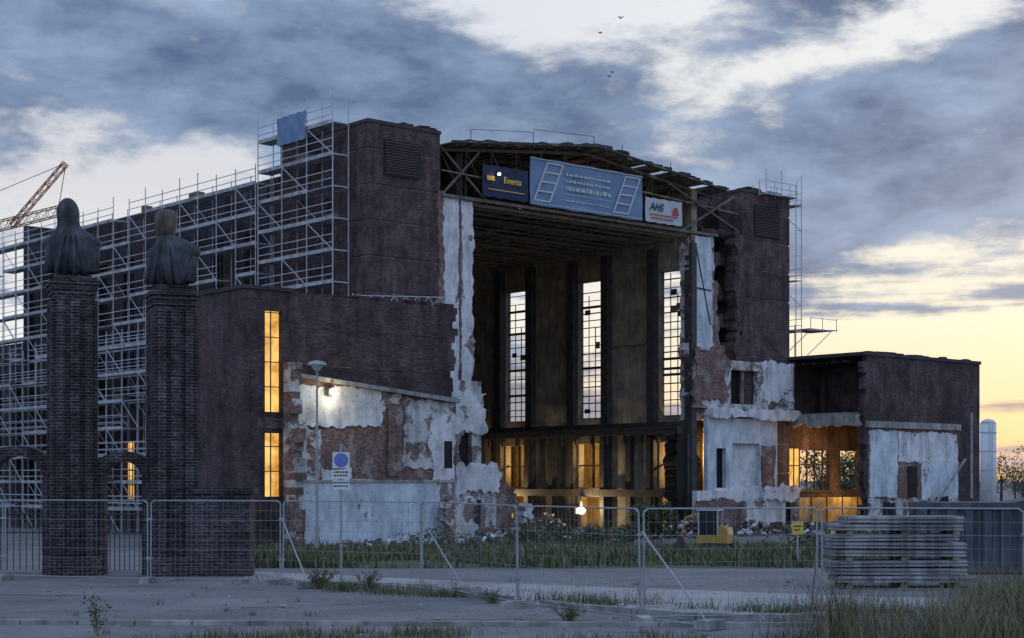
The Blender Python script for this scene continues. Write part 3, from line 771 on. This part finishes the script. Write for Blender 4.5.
def loft(name,secs,mat,T,parent,folds=9,amp=.03,n=40,seed=0):
    rr=random.Random(seed); b=MB(); vs=[]
    for (z,rx,ry,ox,oy) in secs:
        for i in range(n):
            t=2*math.pi*i/n; f=1+amp*math.sin(folds*t+z*2.0+seed)*(1 if z<1.35 else .3)+amp*.6*math.sin((folds*2+1)*t-z*3)+rr.uniform(-.012,.012)
            cx,sx=math.cos(t),math.sin(t); p=.82
            cx=math.copysign(abs(cx)**p,cx); sx=math.copysign(abs(sx)**p,sx)
            vs.append((ox+rx*cx*f,oy+ry*sx*f,z))
    k=len(secs); fs=[(j*n+i,j*n+(i+1)%n,(j+1)*n+(i+1)%n,(j+1)*n+i) for j in range(k-1) for i in range(n)]
    fs+=[tuple(range(n-1,-1,-1)),tuple(range((k-1)*n,k*n))]
    b.add(vs,fs); o=b.build(name,[mat],parent,None,True); o.matrix_local=T
    sm=o.modifiers.new('s','SUBSURF'); sm.levels=1; sm.render_levels=1
    return o
E=empty('brick_gate_column')
b=MB(); column(b,-11.6,42.2,1.0,7.75,rad(22)); b.build('shaft',[M_gate],E)
E2=empty('hooded_statue',Matrix.Translation((-11.6,42.2,7.86))@Matrix.Rotation(rad(12),4,'Z'))
loft('robed_body',[(0,.50,.42,0,0),(.25,.55,.44,0,0),(.55,.60,.45,.01,0),(.8,.64,.43,.02,0),(.98,.63,.40,.02,0),(1.09,.54,.37,.0,0),(1.18,.42,.33,-.04,0),(1.27,.33,.30,-.07,0),(1.37,.285,.29,-.09,-.01),(1.5,.285,.31,-.10,-.02),(1.68,.295,.32,-.10,-.03),(1.84,.27,.29,-.11,-.03),(1.97,.20,.21,-.11,-.02),(2.08,.07,.08,-.11,0)],M_bronze,Matrix(),E2,11,.05,seed=1)
b=MB(); b.cyl((-.55,-.02,.84),(-.54,-.15,.1),.15,.15,12); b.cyl((.57,-.02,.86),(.56,-.15,.1),.15,.15,12)
b.ico((-.54,-.02,.86),.19); b.ico((.56,-.02,.88),.19)
for k in(-.3,-.12,.08,.27): b.cyl((k*.6,-.40,1.05),(k*1.25,-.47,.02),.05,.07,8)
b.build('robe_folds_and_arms',[M_bronze],E2,None,True)
E=empty('brick_gate_column')
b=MB(); column(b,-8.93,42.0,1.0,7.45,rad(22)); b.build('shaft',[M_gate],E)
E2=empty('hooded_statue',Matrix.Translation((-8.93,42.0,7.56))@Matrix.Rotation(rad(-14),4,'Z'))
loft('robed_body',[(0,.48,.42,0,0),(.25,.55,.44,0,0),(.55,.62,.45,.02,0),(.8,.66,.42,.04,0),(1.0,.62,.40,.08,0),(1.14,.52,.36,.07,0),(1.24,.37,.30,-.02,-.02),(1.32,.25,.25,-.10,-.04),(1.40,.2,.2,-.13,-.04)],M_bronze,Matrix(),E2,10,.05,seed=4)
loft('head',[(1.26,.18,.18,-.14,-.05),(1.36,.22,.24,-.15,-.07),(1.48,.25,.28,-.15,-.08),(1.62,.27,.30,-.14,-.08),(1.80,.275,.30,-.13,-.08),(1.93,.26,.28,-.12,-.07),(2.0,.21,.22,-.12,-.06),(2.03,.12,.12,-.12,-.05)],M_bronze2,Matrix(),E2,5,.05,seed=6)
b=MB(); b.cyl((-.52,-.02,.86),(-.54,-.15,.1),.15,.15,12); b.cyl((.62,-.02,.90),(.58,-.15,.1),.16,.15,12)
b.ico((-.52,-.02,.86),.19); b.ico((.62,-.02,.90),.21)
for k in(-.28,-.05,.15,.32): b.cyl((k*.6,-.38,1.05),(k*1.25,-.46,.02),.05,.07,8)
b.build('robe_folds_and_arms',[M_bronze],E2,None,True)
def arch(name,x0,x1,y,crown):
    b=MB(); r=(x1-x0)/2; cx=(x0+x1)/2; zc=crown-r*.75; n=16
    for i in range(n):
        t0=math.pi*i/n; t1=math.pi*(i+1)/n-.01
        ps=[(cx+rr*math.cos(t),zc+rr*.75*math.sin(t)) for rr,t in((r-.28,t0),(r+.08,t0),(r+.08,t1),(r-.28,t1))]
        b.prism(ps,y-.25,y+.25)
    for x in(x0,x1-.24): b.box(x,x+.24,y-.22,y+.22,0,zc)
    for k in range(1,8): 
        xx=x0+.22+(x1-x0-.44)*k/8; b.cyl((xx,y,.1),(xx,y,1.6),.014,n=5,mat=1)
    b.cyl((x0+.2,y,1.1),(x1-.2,y,1.1),.02,n=5,mat=1); b.cyl((x0+.2,y,1.6),(x1-.2,y,1.6),.02,n=5,mat=1)
    b.build(name,[M_gate,M_steel])
arch('brick_gate_arch',-10.98,-9.5,42.3,3.2); arch('brick_gate_arch',-14.0,-12.2,42.6,3.35)
b=MB(); b.box(-8.3,-6.8,41.6,42.3,0,2.15); b.box(-8.34,-6.72,41.54,42.36,2.15,2.3,1); b.box(-8.36,-6.74,41.5,41.599,0,.4)
b.box(-7.2,-6.95,41.52,41.598,.4,2.1); b.box(-7.9,-7.65,41.52,41.598,.4,2.1)
b.build('brick_gate_wall',[M_gate,M_gate])

# ------------------------------------------------------------ right side
M_cont=mottled('container_paint',(.045,.058,.075),(.09,.11,.14),1,.6)
M_sheet=mottled('weathered_sheet',(.17,.185,.20),(.36,.38,.40),.8,.6,0,.3,.02,.6)
E=empty('skip_container',Matrix.Translation((10.9,42.5,0))@Matrix.Rotation(rad(-6),4,'Z'))
b=MB(); b.box(0,6.5,.1,2.4,.1,1.85)
for i in range(14): b.box(.2+i*.46,.42+i*.46,.02,.098,.2,1.7)
b.box(-.05,6.55,.0,.14,1.72,1.9); b.box(-.05,6.55,0,.14,.05,.2); b.box(-.06,.12,-.02,.2,.05,1.95); b.box(-.05,.0,.1,2.4,1.72,1.9)
for i in range(4): b.box(-.06,0,.3+i*.55,.5+i*.55,.2,1.7)
b.build('body',[M_cont],E)
b=MB(); b.prism([(0,1.9),(2.4,1.9),(3.2,2.05),(6.5,2.0),(6.5,1.86),(0,1.86)],.3,2.2); b.build('cover',[M_steel],E)
E=empty('steel_panel_stack',Matrix.Translation((7.4,36.8,0))@Matrix.Rotation(rad(3),4,'Z'))
b=MB(); z=.12
for i in range(8):
    ox=R.uniform(-.08,.1); w=3.15+R.uniform(-.2,.12); oy=R.uniform(-.08,.08); t=.175; sk=R.uniform(-.02,.02)
    if i==7: ox+=.3; w-=.5
    b.rbox((ox+w/2,oy+.55,z+t/2),(w-.04,1.0,t-.03),Matrix.Rotation(sk*.5,3,'Y'))
    b.rbox((ox+w/2,oy+.55,z+.04),(w,1.1,.035),Matrix.Rotation(sk*.5,3,'Y')); b.rbox((ox+w/2,oy+.55,z+.115),(w,1.1,.03),Matrix.Rotation(sk*.5,3,'Y'))
    if i in(2,5):
        for k in(.3,1.6,2.8): b.box(k,k+.14,oy-.04,oy+1.0,z+t-.02,z+t+.06,1)
        z+=.06
    z+=t+.005
for k in(.3,1.6,2.8): b.box(k,k+.14,0,1.1,0,.12,1)
b.build('panels',[M_sheet,M_wood],E)
E=empty('storage_silo',Matrix.Translation((50.6,170,-1.5)))
b=MB(); b.cyl((0,0,0),(0,0,10),.85,n=24); b.cyl((0,0,10),(0,0,10.35),.85,.6,24); b.cyl((0,0,10.35),(0,0,10.5),.6,.1,24); b.build('shell',[M_sw],E,None,True)
b=MB()
for z in range(1,10,2): b.cyl((0,0,z),(0,0,z+.08),.88,n=24)
for s in(-.2,.2): b.cyl((s,-.95,0),(s,-.95,10.2),.03,n=4)
for k in range(30): b.cyl((-.2,-.95,.3+k*.33),(.2,-.95,.3+k*.33),.02,n=4)
b.build('ladder',[M_galv],E)
for (x,y,w,h) in((9.1,51,.36,.4),(11.2,55,.5,.36)):
    E=empty('construction_sign',Matrix.Translation((x,y,gz(y))))
    b=MB(); b.cyl((0,0,0),(0,0,1.35),.025,n=6); b.cyl((0,0,.5),(.25,.3,0),.02,n=6); b.cyl((0,0,.5),(-.25,.3,0),.02,n=6); b.build('stand',[M_galv],E)
    b=MB(); b.box(-w/2,w/2,-.05,-.03,.95,.95+h); b.build('board',[M_byel],E)
    b=MB(); b.box(-w*.35,w*.35,-.056,-.052,.95+h*.6,.95+h*.7); b.box(-w*.35,w*.2,-.056,-.052,.95+h*.3,.95+h*.4); b.build('print',[M_frame],E)

# mini excavator
M_exw=plain('excavator_white',(.42,.44,.47),.4,0,.15); M_exy=plain('excavator_yellow',(.34,.23,.05),.5,0,.3)
m,nt,bs=base('cab_glass',.08); bs.inputs['Base Color'].default_value=(.02,.025,.03,1); bs.inputs['Specular IOR Level'].default_value=.4; M_gl=m
E=empty('mini_excavator',Matrix.Translation((9.6,76,gz(76)))@Matrix.Rotation(rad(-22),4,'Z')@Matrix.Scale(.9,4))
b=MB()
for s in(-.65,.65):
    pts=[(-.8+.22*math.cos(t),.22+.22*math.sin(t)) for t in [math.pi/2+math.pi*k/8 for k in range(9)]]+[(.8+.22*math.cos(t),.22+.22*math.sin(t)) for t in [-math.pi/2+math.pi*k/8 for k in range(9)]]
    b.prism(pts,s-.15,s+.15)
    for k in range(5): b.cyl((-.7+k*.35,s-.18,.2),(-.7+k*.35,s+.18,.2),.12,n=10)
b.build('tracks',[M_steel],E)
b=MB(); b.box(-.75,.85,-.6,.6,.5,.9); b.prism([(.36,.9),(.9,.9),(.85,1.3),(.36,1.4)],-.6,.6); b.box(-.95,-.90,-.75,.75,.08,.42)
b.beam((-.7,.45,.9),(-1.1,.45,2.0),.14); b.beam((-1.1,.45,2.0),(-1.7,.45,1.8),.13); b.beam((-1.7,.45,1.8),(-1.9,.45,.8),.10)
b.build('body_and_boom',[M_exy],E)
b=MB()
for x,y in((-.72,-.57),(-.72,.36),(.3,-.57),(.3,.36)): b.box(x,x+.05,y,y+.05,.901,2.2)
b.box(-.78,.40,-.62,.46,2.2,2.30); b.build('cab_frame',[M_exw],E)
b=MB(); b.box(-.68,.31,-.55,.38,.902,2.19); b.build('cab_windows',[M_gl],E)
b=MB(); b.prism([(-2.1,.75),(-1.75,.8),(-1.65,.4),(-1.9,.15),(-2.2,.3)],.25,.65); b.cyl((-.9,.45,1.2),(-1.4,.45,1.9),.035,n=6); b.build('bucket_and_ram',[M_steel],E)

# crane
M_cr=plain('crane_orange',(.35,.16,.07),.6); M_crw=plain('crane_white',(.4,.4,.42),.6)
E=empty('lattice_boom_crane')
b=MB()
def lattice(p,q,w,n,r=.06):
    p=Vector(p);q=Vector(q);d=(q-p).normalized();up=d.cross(Vector((0,1,0))).normalized()*w;si=Vector((0,1,0))*w
    co=[up+si,up-si,-up-si,-up+si]
    for c in co:b.cyl(p+c*.5,q+c*.5,r,n=4)
    for i in range(n):
        a=p+(q-p)*i/n;e=p+(q-p)*(i+1)/n
        for k in range(4): b.cyl(a+co[k]*.5,e+co[(k+1)%4]*.5,r*.6,n=4,mat=i%2); b.cyl(a+co[k]*.5,a+co[(k+1)%4]*.5,r*.6,n=4)
lattice((-58,160,26.2),(-44.5,160,29.6),.9,14); lattice((-50,160,27.9),(-44.6,160,34.2),.5,7)
b.cyl((-44.6,160,34.2),(-45.4,160,29.4),.05,n=4); b.cyl((-44.6,160,34.2),(-57,160,29),.04,n=4); lattice((-54,160,-1.5),(-54,160,27.2),1.3,22,.08)
b.build('boom_and_mast',[M_cr,M_crw],E)

# birds
for (px,pz,y,s) in((10.2,45.8,150,.35),(8.0,43.0,145,.25),(9.4,40.7,150,.22),(9.0,39.8,148,.22)):
    b=MB(); x=px
    b.add([(x-s,y,pz+s*.35),(x-s*.45,y-.1,pz+s*.42),(x,y-.12,pz),(x+s*.45,y-.1,pz+s*.4),(x+s,y,pz+s*.3),(x+s*.4,y+.1,pz+s*.25),(x,y+.2,pz-s*.08),(x-s*.4,y+.1,pz+s*.25)],[(0,1,7),(1,2,6,7),(2,3,5,6),(3,4,5)])
    b.cyl((x,y-.3,pz),(x,y+.25,pz-.02),.05,.02,6); b.build('bird',[M_steel])

# ------------------------------------------------------------ sky
w=bpy.data.worlds.new('World'); bpy.context.scene.world=w; w.use_nodes=True; nt=w.node_tree
for n in list(nt.nodes): nt.nodes.remove(n)
def mth(op,a,b_=None,c_=None,clamp=False):
    n=nt.nodes.new('ShaderNodeMath'); n.operation=op; n.use_clamp=clamp
    for i,v in enumerate((a,b_,c_)):
        if v is None: continue
        if isinstance(v,(int,float)): n.inputs[i].default_value=v
        else: lnk(nt,v,n.inputs[i])
    return n.outputs[0]
def sstep(x,a,b_):
    n=nt.nodes.new('ShaderNodeMapRange'); n.interpolation_type='SMOOTHSTEP'; lnk(nt,x,n.inputs[0]); n.inputs[1].default_value=a; n.inputs[2].default_value=b_
    return n.outputs[0]
tc=nt.nodes.new('ShaderNodeTexCoord'); G_=tc.outputs['Generated']
sp=nt.nodes.new('ShaderNodeSeparateXYZ'); lnk(nt,G_,sp.inputs[0]); X,Y,Z=sp.outputs
az=mth('ARCTAN2',X,Y); hor=mth('SQRT',mth('ADD',mth('MULTIPLY',X,X),mth('MULTIPLY',Y,Y))); el=mth('ARCTAN2',Z,hor)
def blob(a,e,sa,se,wt,tilt=0):
    da=mth('SUBTRACT',az,a); de=mth('SUBTRACT',mth('SUBTRACT',el,e),mth('MULTIPLY',da,tilt))
    q=mth('ADD',mth('POWER',mth('ABSOLUTE',mth('DIVIDE',da,sa)),2),mth('POWER',mth('ABSOLUTE',mth('DIVIDE',de,se)),2))
    return mth('MULTIPLY',mth('EXPONENT',mth('MULTIPLY',q,-1)),wt)
n1=noise(nt,mapv(nt,G_,(1,1,2.6)),6.5,6,.55,.1)
n2=noise(nt,mapv(nt,G_,(1,1,2.4)),17,6,.62,.12)
n3=noise(nt,mapv(nt,G_,(1,1,13)),4.5,5,.58,.1)
bias=mth('ADD',mth('MULTIPLY',mth('SUBTRACT',n1,.5),2.4),.42)
bias=mth('ADD',bias,mth('MULTIPLY',mth('SUBTRACT',n2,.5),2.5))
for a in [(.03,.285,.11,.024,-.95,-.12),(.235,.268,.12,.018,-1.05,.30),(-.24,.172,.11,.030,-.95,-.1),(.28,.075,.14,.055,-1.35,0),(.05,.08,.2,.06,-.8,0),(-.3,.10,.2,.06,-.7,0),
          (-.17,.235,.16,.032,.6,-.15),(.24,.175,.14,.036,.8,.05),(.27,.238,.09,.013,.7,.2),(.25,.088,.07,.004,.75,.05),(.24,.104,.08,.003,.55,-.05),(.12,.25,.06,.012,-.3,.1)]:
    bias=mth('ADD',bias,blob(*a))
bias=mth('ADD',bias,mth('MULTIPLY',mth('MULTIPLY',mth('SUBTRACT',n3,.5),5.0),sstep(el,.17,.09)))
cov=sstep(bias,-.38,.48)
warm=ramp(nt,mth('MULTIPLY',el,2.5),[(0.0,(.88,.54,.27)),(.09,(.98,.75,.43)),(.25,(.99,.91,.72)),(.42,(.88,.87,.84)),(.72,(.84,.86,.89)),(1,(.7,.76,.86))])
cool=ramp(nt,mth('MULTIPLY',el,2.5),[(0.0,(.85,.76,.64)),(.2,(.90,.90,.90)),(.45,(.72,.72,.76)),(.72,(.72,.76,.84)),(1,(.6,.68,.82))])
clear=mix(nt,sstep(az,-.12,.22),cool,warm)
lf=mth('ADD',mth('MULTIPLY',mth('SUBTRACT',n2,.5),1.9),mth('ADD',.45,mth('MULTIPLY',mth('SUBTRACT',n1,.5),-1.9)),None,True)
cloud=mix(nt,lf,(.088,.145,.275),(.32,.43,.63))
cloud=mix(nt,mth('MULTIPLY',sstep(el,.12,.02),.6),cloud,(.40,.35,.37))
col=mix(nt,cov,clear,cloud)
sky=nt.nodes.new('ShaderNodeTexSky'); sky.sky_type='NISHITA'; sky.sun_disc=False; sky.sun_elevation=rad(5); sky.sun_rotation=rad(28)
skc=mix(nt,1.0,sky.outputs[0],(.008,.008,.008),'MULTIPLY')
col=mix(nt,1.0,col,skc,'ADD')
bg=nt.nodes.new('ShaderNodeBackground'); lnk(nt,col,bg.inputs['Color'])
st=mth('ADD',.97,mth('MULTIPLY',sstep(el,.34,.8),1.2)); st=mth('ADD',st,mth('MULTIPLY',sstep(Y,.2,-.5),.95)); lnk(nt,st,bg.inputs['Strength'])  # added fill: sky made brighter overhead and behind the camera to lift the facades
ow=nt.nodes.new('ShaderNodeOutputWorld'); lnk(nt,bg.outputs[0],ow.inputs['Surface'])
w.cycles.sampling_method='MANUAL'; w.cycles.sample_map_resolution=512

s=bpy.data.lights.new('sun','SUN'); s.energy=.5; s.angle=rad(12); s.color=(1,.82,.62)
so=bpy.data.objects.new('sun',s); C.objects.link(so)
d=Vector((math.sin(rad(28)),math.cos(rad(28)),math.tan(rad(5)))).normalized(); so.rotation_euler=d.to_track_quat('Z','Y').to_euler()

# ------------------------------------------------------------ camera
cd=bpy.data.cameras.new('camera'); cd.lens=56.25; cd.sensor_width=36; cd.shift_y=161/1024; cd.clip_end=8000; cd.clip_start=.1
co=bpy.data.objects.new('camera',cd); C.objects.link(co); co.location=(0,0,2.5); co.rotation_euler=(rad(90),0,0)
sc=bpy.context.scene; sc.camera=co
sc.view_settings.view_transform='Standard'; sc.view_settings.look='None'; sc.view_settings.exposure=0
